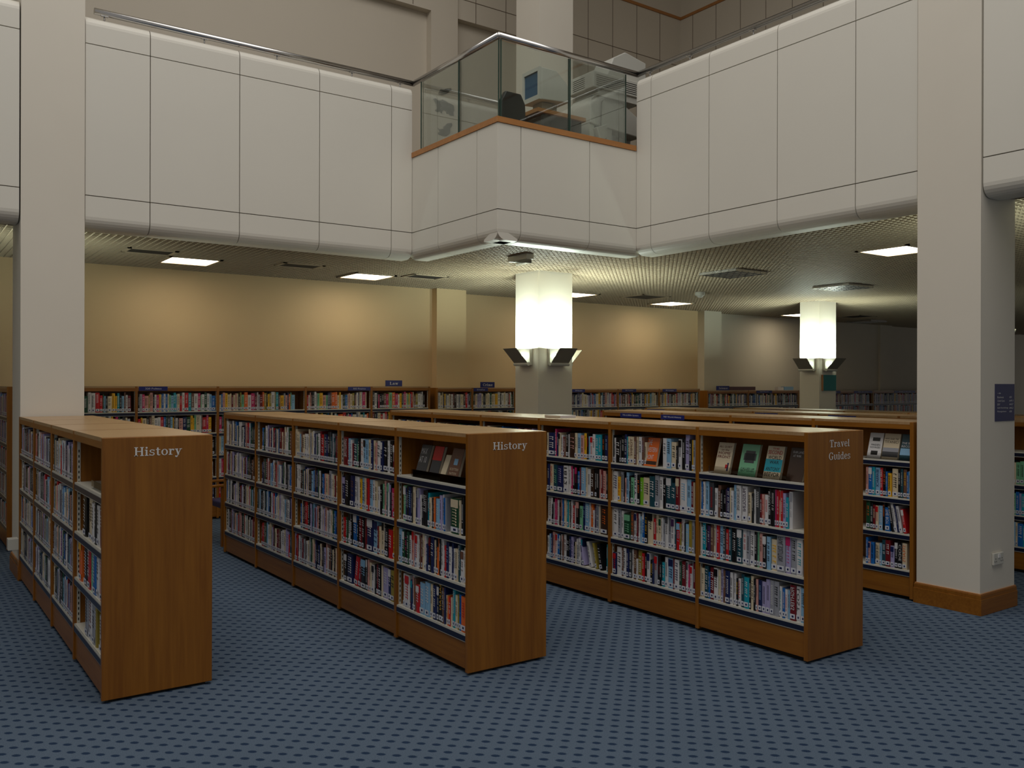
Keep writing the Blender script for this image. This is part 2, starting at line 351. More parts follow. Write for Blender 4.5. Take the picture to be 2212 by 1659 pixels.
# ------------------------------------------------------------------ ceiling fittings
LAMP = mat('lit_diffuser', (1, 1, 1), .6, emit=(1, .86, .66), strength=9)
for x, y, lab in ((2.9, 10.56, 'lit square ceiling panel between the first two ceiling vents'), (5.22, 10.66, 'lit square ceiling panel above the Law sign'),
                  (8.75, 5.23, 'large lit ceiling panel beside the tall right-hand pillar'), (11.3, 11.0, 'lit ceiling panel below the smoke detector'),
                  (8.95, 10.85, 'lit ceiling panel partly hidden behind the middle pillar'), (15.2, 11.2, 'lit ceiling panel partly hidden behind the far teal-board pillar'), (13.6, 5.0, 'thin lit ceiling panel seen past the blue directory sign')):
    r = root('ceiling_light', (x, y, ZC), lab, 'ceiling light', 'square lit ceiling panels'); q = MB()
    for s in (-1, 1): q.box((x-.3, y+s*.3, ZC-.012), (x+.3, y+s*.262, ZC+.028), CEILM); q.box((x+s*.3, y-.3, ZC-.012), (x+s*.262, y+.3, ZC+.028), CEILM)
    q.build('frame', r, r.location); MB().box((x-.262, y-.262, ZC-.006), (x+.262, y+.262, ZC-.002), LAMP).build('diffuser', r, r.location)
for x, y, lx, ly, lab in ((2.34, 10.05, .26, .17, 'dark slot vent beside the pillar on the ceiling'), (4.09, 10.17, .26, .17, 'ceiling slot vent between two lit panels'), (5.86, 10.22, .27, .18, 'grey ceiling vent close to the balcony corner'),
                          (10.1, 10.42, .31, .28, 'square dark ceiling vent near the smoke detector'), (16.5, 10.75, .3, .28, 'ceiling vent just past the far pillar')):
    r = root('ceiling_vent', (x, y, ZC), lab, 'ceiling vent', 'ceiling vents'); q = MB()
    for s in (-1, 1): q.box((x-lx, y+s*ly, ZC-.01), (x+lx, y+s*(ly-.03), ZC+.02), CEILM); q.box((x+s*lx, y-ly, ZC-.01), (x+s*(lx-.04), y+ly, ZC+.02), CEILM)
    q.build('frame', r, r.location); MB().box((x-lx+.04, y-ly+.03, ZC-.004), (x+lx-.04, y+ly-.03, ZC), DARK).build('grille', r, r.location)
for x, y, lab in ((8.78, 7.47, 'unlit louvred ceiling light in front of the smoke detector'), (11.27, 7.57, 'unlit louvred ceiling light before the far pillar'), (17.8, 11.35, 'small distant louvred ceiling light beyond the far pillar')):
    r = root('louvre_light', (x, y, ZC), lab, 'ceiling light', 'unlit louvred lights'); q = MB()
    for i in range(6):
        t = -.29+.116*i; q.box((x+t-.008, y-.3, ZC-.035), (x+t+.008, y+.3, ZC-.004), METAL); q.box((x-.3, y+t-.008, ZC-.035), (x+.3, y+t+.008, ZC-.004), METAL)
    q.build('louvre', r, r.location); MB().box((x-.29, y-.29, ZC-.004), (x+.29, y+.29, ZC), GREYD).build('housing', r, r.location)
r = root('smoke_detector', (10.29, 9.41, ZC), 'round white smoke detector on the ceiling', 'smoke detector')
MB().tube((10.29, 9.41, ZC), (10.29, 9.41, ZC-.05), .075, CREAMP, 20).build('base', r, r.location); MB().tube((10.29, 9.41, ZC-.05), (10.29, 9.41, ZC-.085), .06, CREAMP, 20, .03).build('sensor', r, r.location)
r = root('emergency_light', (5.75, 7.9, ZC), 'small boxed emergency light under the balcony corner', 'emergency light')
MB().box((5.7, 7.72, ZC-.06), (5.8, 8.08, ZC), CREAMP).build('housing', r, r.location, bevel=.004); MB().box((5.71, 7.75, ZC-.1), (5.79, 8.03, ZC-.06), ACRYL).build('lens', r, r.location)
TUBE = mat('lit_uplight_tube', (1, 1, 1), .5, emit=(.86, 1, .86), strength=14)
def uplight(px, py, ox, oy, lab, power=42, hidden=False):
    """fixture centred on a pillar face at px,py with outward direction ox,oy"""
    r = root('wall_uplight', (px, py, 1.95), lab, 'wall light', 'pillar uplights'); tx, ty = -oy, ox
    def pt(t, o, z): return (px+tx*t+ox*o, py+ty*t+oy*o, z)
    def blk(t0, t1, o0, o1, z0, z1, m): return MB().hexa([pt(t0, o0, z0), pt(t1, o0, z0), pt(t1, o1, z0), pt(t0, o1, z0), pt(t0, o0, z1), pt(t1, o0, z1), pt(t1, o1, z1), pt(t0, o1, z1)], m)
    blk(-.13, .13, 0, .045, 1.94, 2.15, CREAMP).build('backplate', r, r.location, bevel=.004)
    MB().tube(pt(-.15, .075, 1.955), pt(.15, .075, 1.955), .024, CREAMP).build('hinge_tube', r, r.location)
    MB().hexa([pt(-.14, .085, 1.97), pt(.14, .085, 1.97), pt(.14, .095, 1.97), pt(-.14, .095, 1.97), pt(-.14, .26, 2.15), pt(.14, .26, 2.15), pt(.14, .27, 2.15), pt(-.14, .27, 2.15)], GREYD).build('reflector', r, r.location)
    MB().tube(pt(-.11, .11, 2.06), pt(.11, .11, 2.06), .013, TUBE).build('lamp_tube', r, r.location)
    area('uplight_lamp', (ox*.11, oy*.11, .20), .12, .12, power, (.86, 1, .88), (math.pi, 0, 0), parent=r)
uplight(6.69, 9.06, -1, 0, 'wall uplight on the shaded face of the middle pillar'); uplight(6.97, 8.81, 0, -1, 'wall uplight on the broad face of the middle pillar'); uplight(7.24, 9.06, 1, 0, 'wall uplight peeping past the edge of the middle pillar')
uplight(12.93, 9.33, -1, 0, 'wall uplight on the far pillar away from its teal board'); uplight(13.16, 9.13, 0, -1, 'wall uplight directly above the teal board')
uplight(1.2, 9.17, 0, 1, 'wall uplight behind the white pillar by the outer History bookcase', 14); uplight(7.1, 3.52, 1, 0, 'wall uplight behind the pillar with the directory sign', 16)
# ------------------------------------------------------------------ bookcases
CLEAR = []
def bookcase(x0, edges, w, h, lab, grp, name='bookcase', face='-x', slab=(), nshelf=4, double=True):
    """a: along the row; b: depth from the front. face -x: a=y,b=x; face -y: a=x,b=y"""
    ax = (lambda a, b, z: (x0+b, a, z)) if face == '-x' else (lambda a, b, z: (a, x0+b, z))
    WA = WY if face == '-x' else WX
    r = root(name, ax((edges[0]+edges[-1])/2, w/2, 0), lab, 'bookcase', grp); O = r.location
    def bx(q, a0, a1, b0, b1, z0, z1, m): return q.box(ax(a0, b0, z0), ax(a1, b1, z1), m)
    lev = [.235, .52, .80, 1.096] if nshelf == 4 else [.235*h/1.66, .534*h/1.66, .806*h/1.66, 1.083*h/1.66, 1.355*h/1.66]
    n = len(edges)-1
    for i, e in enumerate(edges):
        a0, a1 = (e, e+.03) if i == 0 else ((e-.03, e) if i == n else (e-.015, e+.015))
        p = bx(MB(), a0, a1, 0, w, .014, h, WZ).build('end_panel' if i in (0, n) else 'divider', r, O, bevel=.003)
        if i == 0 and slab:
            q = MB()
            for t, xa, xb, z0, z1 in slab: put_slab(q, t, (xa, a0-.0015, z0), (xb-xa, 0, 0), (0, 0, z1-z0), WHITE)
            s = q.build('lettering', p, O); s['label'] = 'white slab-serif lettering'
    for i in range(n):
        a0 = edges[i]+(.03 if i == 0 else .015); a1 = edges[i+1]-(.03 if i == n-1 else .015)
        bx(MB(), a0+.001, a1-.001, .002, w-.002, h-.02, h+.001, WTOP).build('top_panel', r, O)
        bx(MB(), a0, a1, .002, .02, h-.058, h-.02, WA).build('fascia', r, O)
        bx(MB(), a0, a1, .012, .03, .03, .187, WA).build('plinth', r, O)
        for z in lev:
            q = MB(); bx(q, a0, a1, .008, w-.008, z-.012, z, SHELFM); bx(q, a0, a1, .006, .01, z-.048, z, SHELFM)
            s = q.build('shelf', r, O); bx(MB(), a0, a1, .003, .006, z-.042, z-.012, NAVY).build('label_strip', s, O)
        q = MB(); y1 = a1; bx(q, y1-.004, y1, .02, .038, .03, h-.06, SHELFM)
        z = .06
        while z < h-.1: bx(q, y1-.0045, y1-.004, .026, .032, z, z+.016, DARK); z += .032
        q.build('slotted_standard', r, O); CLEAR.append((x0, i, a0, a1))
    bx(MB(), edges[0]+.03, edges[-1]-.03, .04, w-.03, 0, .03, DARK).build('base', r, O)
    q = MB(); bb = w/2 if double else w-.012; bx(q, edges[0]+.03, edges[-1]-.03, bb-.006, bb+.006, .03, h-.02, WZ); q.build('back_panel', r, O)
    return lev
g = 'low double-sided bookcases'
def rowe(y0, n, p): return [y0]+[y0+.008+p*(k)-.015 for k in range(1, n)]+[y0+.008+p*n]
E1, E2, E3 = rowe(5.04, 4, .885), rowe(4.307, 5, .905), rowe(3.304, 6, .905)
bookcase(.936, E1, .577, 1.408, 'History bookcase ending against the white pillar', g, slab=(('History', 1.095, 1.347, 1.305, 1.353),))
bookcase(2.762, E2, .577, 1.408, 'central History bookcase standing between the two neighbouring rows', g, slab=(('History', 2.936, 3.189, 1.308, 1.354),))
bookcase(4.571, E3, .577, 1.408, 'Travel Guides bookcase with white lettering on its end panel', g, slab=(('Travel', 4.785, 4.998, 1.311, 1.356), ('Guides', 4.777, 5.006, 1.232, 1.278)))
E4 = [3.785, 4.70, 5.62, 6.53, 7.46]; E5 = [3.0, 4.08, 4.985, 5.93, 6.83, 7.735, 8.64]; E6 = [4.1, 5.03, 5.936, 6.822, 7.711, 8.66]
bookcase(6.57, E4, .53, 1.408, 'bookcase signed World History ending behind the right-hand pillar', g)
bookcase(8.38, E5, .577, 1.385, 'bookcase carrying the cookery and cake decorating signs', g); bookcase(10.19, E6, .577, 1.36, 'bookcase carrying the engineering sign near the far pillar', g)
gw = 'tall wall bookcases'; U1 = [1.36, 2.436, 3.397, 4.556, 5.52, 6.46]; U2 = [6.56, 7.193, 8.0]; U3 = [8.2, 9.05, 10.183, 11.163, 12.2]; U4 = [12.62, 13.809, 15.4]; U5 = [16.1, 18.15, 20.1, 22, 24]
for yy, U, h, lab in ((11.1, U1, 1.66, 'long wall bookcase under the Law sign'), (11.1, U2, 1.642, 'two-bay wall bookcase under the Crime sign'), (11.15, U3, 1.62, 'wall bookcase with education, transport and costume signs'), (11.35, U4, 1.585, 'two-bay wall bookcase under the Science sign'), (11.4, U5, 1.57, 'wall bookcase signed for biology, botany and birds')):
    bookcase(yy, U, .25, h, lab, gw, 'wall_bookcase', '-y', nshelf=5, double=False)
bookcase(1.0, [10.15, 11.05], .28, 1.66, 'narrow tall bookcase in the gap behind the white pillar', gw, 'wall_bookcase', '-x', nshelf=5, double=False)
# ------------------------------------------------------------------ books
PAL = dict(k=(22, 22, 24), g=(62, 64, 68), G=(150, 152, 160), w=(214, 212, 212), c=(214, 198, 168), r=(190, 30, 34), R=(112, 24, 32), o=(222, 104, 36), y=(232, 178, 40), Y=(150, 132, 52), n=(28, 38, 84), b=(24, 100, 176), B=(134, 178, 210), t=(28, 150, 168), T=(30, 72, 84), e=(116, 180, 140), E=(30, 74, 50), l=(116, 176, 40), p=(64, 40, 78), P=(190, 44, 100), v=(166, 158, 198), m=(204, 150, 140), d=(112, 78, 62), D=(60, 42, 32))
CN = dict(k='black', g='charcoal', G='grey', w='white', c='cream', r='red', R='maroon', o='orange', y='yellow', Y='olive', n='navy', b='blue', B='pale blue', t='turquoise', T='dark teal', e='mint', E='dark green', l='lime green', p='plum', P='magenta', v='lavender', m='pinkish', d='brown', D='dark brown')
BK = {k: mat('book_'+CN[k].replace(' ', '_'), srgb(*v), .3) for k, v in PAL.items()}
RND = random.Random(7)
def frame(px, py, pz, face, lean=0):
    a = math.radians(lean); s, c = math.sin(a), math.cos(a)
    if face == '-x': return lambda u, d, z: (px+d, py+u*c-z*s, pz+u*abs(s)*0+z*c+(u*s if lean > 0 else u*s+0))
    return lambda u, d, z: (px+u, py+d, pz+z)
def book(F, T, D, H, c, c2, title, parts):
    cov, pag, lab = parts; m = BK[c]; i = .0025 if T > .012 else .001
    ring = [(0, D), (0, .005), (T*.2, .001), (T*.5, 0), (T*.8, .001), (T, .005), (T, D), (T-i, D), (T-i, .006), (i, .006), (i, D)]
    cov.prism([F(u, d, 0) for u, d in ring], Vector(F(0, 0, H))-Vector(F(0, 0, 0)), m)
    pag.hexa([F(u, d, z) for z in (.003, H-.004) for u, d in ((i, .006), (T-i, .006), (T-i, D-.004), (i, D-.004))], PAGES)
    q = lambda mb, u0, u1, z0, z1, mm, e=.0012: mb.face([F(u1, -e, z0), F(u0, -e, z0), F(u0, -e, z1), F(u1, -e, z1)], mm)
    tc = BK[c2 or ('k' if c in 'wcGBvemy' else 'w')]
    if not title:
        if c2 and RND.random() < .3: q(cov, T*.06, T*.94, H*.74, H*.97, tc)
        z = H*RND.uniform(.8, .9); zb = H*RND.uniform(.25, .5); a = RND.uniform(.18, .3)*T; s = min(.016, (T-2*a)*.6)
        while z > zb and T > .011:
            q(cov, a, T-a, z-s*.25, z, tc, .0016); q(cov, a, a+(T-2*a)*.3, z-s*.7, z-s*.25, tc, .0016)
            z -= s*(1.1 if RND.random() < .8 else 2)
    if RND.random() < .85: q(lab, T*.08, T*.92, .012, .042, STICK, .002); q(lab, T*.3, T*.62, .02, .033, BK['n'], .0024)
DATA = """c1b;b,4164,17,230;wk,4145,19,232|WORLD WAR II;B,4115,29,235;gr,4071,36,232;w,4037,26,196;d,4009,25,219;kw,3984,23,191;k,3962,22,192;p,3954,8,199;n,3929,25,209;c,3919,10,211;w,3898,21,193;B,3876,22,234;wk,3835,40,234|THE LONG ROAD HOME;wp,3786,43,233|MUSSOLINI;ck,3750,25,196|ANNE FRANK;k,3733,14,193;w,3718,14,221;g,3685,32,237;R,3666,16,195;mr,3647,19,195;wr,3618,27,194;kw,3594,23,235|RUDOLF HESS;k,3560,34,236;P,3550,10,236;r,3533,17,234;cr,3520,13,234;r,3502,18,233;v,3480,22,219;t,3459,21,195;wG,3432,25,233
c1c;w,4171,16,198;t,4141,30,238;kw,4126,13,222;p,4098,28,215;dc,4073,24,224;c,4047,24,240;v,4044,8,236;r,4017,26,240;B,3985,32,237;g,3963,22,239;rw,3938,25,211;T,3912,24,254;k,3867,43,235;Tw,3822,44,231;wr,3787,35,238;G,3761,26,238;w,3727,33,238;k,3702,24,236;e,3687,15,232;m,3657,25,224;kw,3626,31,214;B,3596,30,210;cy,3547,46,198;Gk,3485,62,237|FINAL SOLUTION;vP,3446,37,237;G,3402,42,237;wt,3356,44,232
c1d;ck,4149,31,200;T,4115,34,222;b,4102,13,181;R,4067,34,219;wk,4028,37,220;ce,4007,20,214;v,3985,21,223;d,3966,19,218;nw,3927,37,221;w,3902,24,214;w,3875,20,213;ky,3858,17,182;wr,3834,22,185|GIANTS;T,3808,25,219;t,3767,40,204;k,3753,14,191;c,3729,23,221;k,3710,19,205;m,3693,17,207;nB,3665,28,206;v,3632,32,201;v,3600,32,222;Gw,3569,29,222;G,3530,38,222;wt,3507,19,196;b,3484,22,188;wr,3465,19,184;B,3451,14,183;Rw,3405,44,221|FIGHTERS;wg,3372,32,219|LOST;B,3338,33,214;kw,3317,19,187
c2a;k,5076,19,210;w,5054,19,190;kw,5004,50,191;k,4988,15,195;k,4958,28,212;nw,4932,25,222;t,4920,12,205;c,4897,23,208;cd,4854,42,207|TOMMY;d,4829,23,208;c,4811,18,209;wk,4766,32,211;dv,4742,24,209;c,4722,18,173;w,4514,38,214;B,4469,43,213;c,4421,48,190;k,4403,18,166;wk,4369,32,213;kw,4335,32,216;v,4293,40,249;k,4266,27,217;y,4256,10,216;G,4235,21,216
c2b;wn,5036,58,229;yr,5002,34,189;G,4966,35,230;k,4956,10,227;m,4934,22,186;Bn,4903,30,231;k,4885,18,207;e,4851,34,196;wn,4818,32,233|BULLY;ko,4785,32,220;lw,4750,34,204;cg,4686,64,208;Tw,4630,56,224;G,4587,43,235;wk,4551,36,228;k,4519,32,214;Tw,4466,54,232;T,4424,41,194;Rc,4382,39,238;c,4376,8,240;wB,4316,60,232;B,4277,39,233;Rw,4253,24,220;c,4241,10,216
c2c;wk,5028,58,230;G,4993,34,235;w,4960,30,213;Ee,4885,75,195;do,4854,30,234;wn,4825,28,212;R,4807,18,214;w,4787,17,212;B,4764,23,195;bw,4742,21,236;ky,4707,33,234;ck,4652,54,235;r,4620,26,196;c,4595,24,248;cE,4567,27,206;w,4546,20,212;G,4525,21,203;wg,4494,31,239;G,4467,26,236;wp,4432,34,222;T,4417,13,217;rB,4381,35,198;Y,4367,13,191;wR,4337,29,237|ORDINARY HEROES;k,4326,10,203;Bc,4296,29,198;Yy,4266,29,236;G,4242,23,235;k,4232,9,235
c2d;nr,5044,40,165;wk,4985,53,216;d,4964,20,216;wk,4933,30,216|THE LAST;n,4903,29,218;gw,4874,28,219;wd,4855,16,221;dc,4821,32,223;w,4808,13,156;Y,4765,42,226;rc,4737,26,209;k,4712,24,213;wn,4677,34,222;ky,4653,22,174;n,4636,15,175;Gr,4602,33,213;kR,4576,24,214;k,4559,16,178;t,4528,29,175;w,4497,30,219;Bn,4447,49,215;R,4435,10,218;wn,4390,44,217;Ew,4366,23,205;Rw,4326,38,216;wg,4304,21,220;P,4288,15,200;wr,4263,24,194;G,4255,8,227;R,4232,22,220
c3a;c,5901,17,192;n,5812,89,193;P,5791,21,227;n,5763,28,198;ck,5734,27,198;w,5704,26,179;R,5684,20,166;d,5664,20,167;kw,5636,28,209;w,5624,12,190;Dm,5546,78,203;c,5517,29,205;Bn,5473,42,204;m,5431,42,190;y,5399,32,208;kr,5375,24,209;B,5358,17,185;wr,5326,32,186;w,5295,30,206;t,5253,40,203;t,5219,34,205;ko,5185,32,205;nB,5148,35,204
c3b;n,5881,32,223;cr,5833,46,225|WATERLOO;Te,5780,49,221;nv,5703,75,219;wk,5633,62,225|1812;wk,5600,31,226;P,5576,24,226;k,5549,27,231;kP,5518,29,226;b,5483,29,191;R,5471,12,223;Bw,5413,57,227;c,5394,19,229;w,5355,39,220;D,5314,41,219;k,5278,25,225;kw,5245,31,225;m,5223,22,228;R,5200,23,232;m,5168,32,220;kw,5148,18,227
c3c;wd,5853,56,238;kw,5828,23,229;G,5811,17,185;Pw,5789,23,220;P,5777,12,240;w,5756,21,210;Dm,5720,36,188;m,5712,8,222;b,5692,18,231;cr,5656,30,231;t,5626,28,232;c,5606,20,210;k,5595,11,207;wn,5575,19,228;r,5547,28,186;w,5536,11,189;km,5488,44,230;e,5448,38,193;nB,5419,29,237;Bw,5365,54,230;w,5350,15,234;oc,5317,31,233;w,5302,15,176;p,5286,14,222;GT,5244,40,228;c,5233,11,231;Do,5147,86,229
c3d;w,5879,29,179;B,5858,21,198;n,5838,20,206;m,5804,33,220;wr,5775,29,209;b,5741,34,210;kw,5723,18,210;w,5708,15,213;dm,5692,16,212;wR,5658,34,219;kw,5617,41,212;nw,5595,22,215;vn,5564,31,213;k,5538,26,173;c,5527,11,177;Gw,5498,27,211;w,5469,29,212;nt,5450,19,214;v,5416,34,224,14;w,5330,30,203,14;Y,5264,22,202,13;k,5196,36,203,12;t,5146,14,214
b1b;ew,5096,39,231;nw,5073,22,216;k,5056,17,230;nB,5015,40,229;k,5001,14,231;cd,4962,36,235;n,4946,16,213;vG,4906,37,231;w,4892,14,191;kw,4868,22,169;kw,4836,32,222;k,4809,27,228;t,4789,19,214;c,4757,31,187;kw,4737,18,188;oc,4715,21,195;k,4704,11,188;Bw,4660,44,189;vn,4632,27,214;w,4617,15,221;bk,4593,24,203;G,4584,9,206;Ec,4437,145,213;c,4419,16,207;kw,4391,26,229
b1c;B,5140,63,224;Ew,5106,34,213;kP,5074,29,211;E,5050,24,214;wk,5013,37,193;R,5007,8,231;mr,4977,29,232;b,4967,10,193;wr,4931,35,212;w,4914,15,212;d,4891,20,210;R,4876,15,230;c,4849,26,232;wP,4829,20,222;n,4802,25,170;kR,4770,29,221;nw,4734,34,228;c,4713,19,209;kw,4694,19,233;ok,4668,26,234;k,4644,24,237;wk,4612,32,235|THE ULSTER TALES;r,4586,17,194;nB,4555,30,218;w,4523,32,194;nw,4503,18,221;w,4483,20,190;ck,4453,30,194;Tw,4424,28,233|EMERGENCY;wd,4382,39,193;c,4365,16,214;nv,4338,25,230
b1d;w,5101,24,219;wr,5041,60,216;R,5025,14,173;nt,5002,24,193;wm,4984,17,226;do,4955,29,212;rw,4908,45,175;Bw,4846,61,200;Bw,4779,58,216;cd,4745,31,213;n,4699,46,214;kw,4668,28,217;ky,4632,35,256|BALKAN;d,4604,25,220;n,4588,15,224;ck,4566,21,178;o,4549,17,180;r,4526,22,174;c,4512,13,177;t,4482,28,254;cd,4451,28,202;Y,4436,15,205;bk,4410,24,214;or,4352,57,208;b,4338,13,227
b2a;Rw,5975,81,207|LIVINGSTONE;Bw,5932,38,200;wk,5906,26,191;R,5888,17,167;Tw,5823,62,205;e,5806,16,167;k,5781,24,208;wm,5725,51,208;Bk,5685,39,207;B,5646,38,207;c,5607,35,209;nB,5569,36,208;c,5537,32,207;mR,5510,26,193;w,5455,46,207;nw,5418,37,206;k,5361,56,206;w,5329,30,217;kw,5281,47,215;Rw,5245,23,195
b2b;nv,6027,59,209;k,5950,74,228;nd,5877,68,228;w,5827,45,227;wn,5785,41,227;y,5753,31,215;Bn,5707,43,227;c,5674,32,229;rg,5629,42,228;Bk,5582,46,225;wR,5545,35,225;ck,5506,38,222;wd,5464,35,187;kw,5423,39,204;e,5394,27,213;m,5369,25,237;T,5345,21,223;we,5322,22,227;kv,5292,25,224;Pw,5261,29,196;r,5242,18,190
b2c;r,6021,38,186;E,5983,35,191;wk,5940,40,232;k,5896,41,231;bw,5830,65,230;kw,5798,29,191;R,5748,49,231;kw,5709,38,237;Rd,5668,39,232;nw,5572,95,230;Bn,5505,62,226;Rw,5476,27,193;cy,5442,33,194;ck,5407,33,233;k,5376,29,236;kw,5337,38,196;rw,5282,54,192;y,5242,36,216
b2d;kw,5997,53,205;n,5901,94,216;rw,5808,63,215,-9;R,5765,40,219,-9;kB,5677,82,215;kw,5652,23,224;m,5622,28,224;c,5592,28,206;wk,5548,42,196;k,5519,27,205;R,5495,22,212;kw,5443,50,214;c,5422,9,216;vw,5344,76,209;nw,5301,42,214;Yk,5243,56,209
a1b;kw,5612,196,247;c,5433,160,249;w,5364,62,223;k,5304,54,260;w,5231,66,225;Rw,5142,83,252;o,5086,50,256
a1c;oy,5722,113,248;k,5559,154,231;rw,5455,92,240|IN MY LIFE;e,5412,35,252;bw,5298,110,250;w,5224,66,217;mw,5100,121,257
a1d;G,5531,94,262;wR,5424,99,254;G,5335,81,223;Y,5279,45,227;w,5117,158,201
d1b;m,4187,21,223;bw,4151,34,228;tw,4124,25,228;Bn,4082,40,226|BEARBACK;rw,4056,24,226|DARE TO DO;ko,4031,23,225;b,4015,14,200;yk,3983,30,188|SEAFARING;ck,3926,48,228;kw,3902,22,219;T,3881,19,231;dy,3851,28,229;b,3834,15,212;B,3818,16,217
d1c;Eo,4169,36,228;kw,4143,22,211;Rc,4120,21,199;cr,4093,25,195;Bw,4059,32,198;ko,4038,20,230;bw,3993,42,190|THE BOY;k,3956,20,229,10;w,3931,23,231,10;n,3914,15,227,10;wn,3887,24,212,10;rw,3850,22,192,9
d1d;bw,4185,20,210;mn,4163,21,174;bk,4131,29,177;ck,4085,36,176|THE RIVER;B,4063,19,178;T,4032,30,210;Rw,3988,43,213;vn,3955,32,171;kw,3924,29,208;kw,3888,33,206|CODE;co,3848,38,207|STRAITS"""
def pxl(p):
    v = camo.matrix_world.inverted() @ Vector(p); return (-v.x/v.z, -v.y/v.z)
LV = dict(a=1.096, b=.80, c=.52, d=.235); items = []
ROW = dict(a=(.936, E1, 'pillar-side History bookcase'), b=(2.762, E2, 'central History bookcase'), c=(4.571, E3, 'Travel Guides bookcase'), d=(6.57, E4, 'World History bookcase'))
for line in DATA.split('\n'):
    key, *es = line.split(';'); fx, ED, rn = ROW[key[0]]; bay = int(key[1])-1; z = LV[key[2]]
    lo = ED[bay]+(.031 if bay == 0 else .016); hi = ED[bay+1]-.022; cur = lo; recs = []
    for e in es:
        e, _, title = e.partition('|'); f = e.split(','); recs.append((int(f[1])/1000, min(int(f[2]), 95)/1000, int(f[3])/1000, f[0], float(f[4]) if len(f) > 4 else 0, title))
    for k, (y, t, h, c, ln, title) in enumerate(sorted(recs)):
        y0 = max(y, cur); y1 = min(y+t, hi)
        if ln: y1 = min(y1, hi-.05); 
        if y1-y0 < .006: continue
        cur = y1+.0006; T = y1-y0
        dist = Vector((fx, y, z-1.7)).length
        items.append([T*h*fx/dist**3, fx, y0, z, T, h, c, -abs(ln) if ln > 0 else abs(ln), title, key, rn, bay, k])
items.sort(key=lambda r: -r[0])
ORD = 'first second third fourth fifth sixth seventh eighth ninth tenth eleventh twelfth thirteenth fourteenth fifteenth sixteenth seventeenth eighteenth nineteenth twentieth'.split()
ORD += ['twenty-'+o for o in ORD[:9]]+['thirtieth']+['thirty-'+o for o in ORD[:9]]
SHN = dict(a='top', b='second', c='third', d='bottom'); BYN = ['end', 'second', 'third']; N_IND = 284
SA, SBk, SL = MB(), MB(), MB()
for idx, (ar, fx, y0, z, T, h, c, ln, title, key, rn, bay, k) in enumerate(items):
    D = min(.2, max(.13, h*.7)); px = fx+.014+RND.uniform(0, .008)
    F = frame(px, y0, z+.0008, '-x', 0 if not ln else -abs(ln) if ln < 0 else ln)
    if ln: a = abs(math.radians(ln)); F = (lambda px, y0, z, a, s: lambda u, d, w: (px+d, y0+(u*math.cos(a) - s*w*math.sin(a) + (T if s > 0 else 0)*0), z+.001+w*math.cos(a)+(u*s if s > 0 else (u-T)*s)*math.sin(a)))(px, y0, z, a, -1 if ln < 0 else 1)
    c1, c2 = c[0], c[1:] or None
    if idx >= N_IND: book(F, T, D, h, c1, c2, title, (SA, SBk, SL))
    else:
        loc = F(T/2, D/2, 0); size = 'thick' if T > .038 else ('slim' if T < .02 else 'mid-width')
        r = root('book', loc, f'{size} {CN[c1]} book, {ORD[k]} from end panel side, {SHN[key[2]]} shelf, {BYN[bay]} bay, {rn}', 'book', f'books on the {SHN[key[2]]} shelf of the {rn}')
        ps = (MB(), MB(), MB()); book(F, T, D, h, c1, c2, title, ps)
        ps[0].build('cover', r, loc); ps[1].build('pages', r, loc)
        if ps[2].f: ps[2].build('spine_label', r, loc)
    if title:
        tt, _, tcl = title.partition('/')
    if c2 is None: pass
    if title:
        q = MB() if idx < N_IND else SA; tm = BK[c2 or ('k' if c1 in 'wcGBvem' else 'w')]
        o = Vector(F(T*.8, -.0018, h*.92)) if False else Vector(F(T*.2, -.0018, h*.93))
        put_text(q, title, o, Vector(F(T*.2, -.0018, h*.3))-o, Vector(F(T*.8, -.0018, h*.93))-Vector(F(T*.2, -.0018, h*.93)), tm) if False else put_text(q, title, Vector(F(T*.2, -.0018, h*.93)), Vector(F(T*.2, -.0018, h*.3))-Vector(F(T*.2, -.0018, h*.93)), Vector(F(T*.0+T*.8, -.0018, h*.93))-Vector(F(T*.2, -.0018, h*.93)), tm)
        if idx < N_IND: q.build('title_lettering', r, loc)
def fill(x0, a0, a1, z, face, dmax, pal, hmax=.235):
    a = a0+.004; end = a1-RND.choice((.01, .01, .03, .12))
    while True:
        T = RND.choice((.014, .018, .022, .026, .03, .034, .045)); h = RND.uniform(.185, hmax)
        if a+T > end: break
        F = frame(x0+.012 if face == '-x' else a, a if face == '-x' else x0+.012, z+.0008, face)
        book(F, T, min(dmax, .16), h, RND.choice(pal), None, '', (SA, SBk, SL)); a += T+.0006
HP = 'kkkgGGwwwwcccRrnnBbTdvvDmE'; WP = 'wwwwccccyyrroRnbBteEkkgGYPmd'
for (x0, i, a0, a1) in CLEAR:
    if x0 == .936 and i >= 1 or x0 == 2.762 and i >= 2: 
        for z in LV.values(): fill(x0, a0, a1, z, '-x', .2, HP)
    elif x0 == 4.571 and i >= 3 or x0 == 6.57 and i >= 1: fill(x0, a0, a1, 1.096, '-x', .2, HP, .215)
    elif x0 == 8.38 and i <= 1:
        for z in (.235, .52, .8): fill(x0, a0, a1, z, '-x', .2, 'tbBwweTcvk')
    elif x0 == 1.0:
        for z in (.235, .534, .806, 1.083, 1.355): fill(x0, a0, a1, z, '-x', .2, HP)
    elif x0 > 11:
        h = 1.66 if (x0 == 11.1 and a0 < 6.5) else 1.642 if x0 == 11.1 else 1.62 if x0 == 11.15 else 1.585 if x0 == 11.35 else 1.57
        for z in ((1.355, 1.083, .806, .534, .235) if a0 < 6.5 and x0 == 11.1 else (1.355, 1.083)): fill(x0, a0, a1, z*h/1.66, '-y', .2, WP if a0 < 6 else HP+'ycrw')
st = merge([SA, SBk, SL]).build('shelved_books'); tag(st, 'all the smaller distant books filling the shelves and wall bookcases', 'books', kind='stuff')
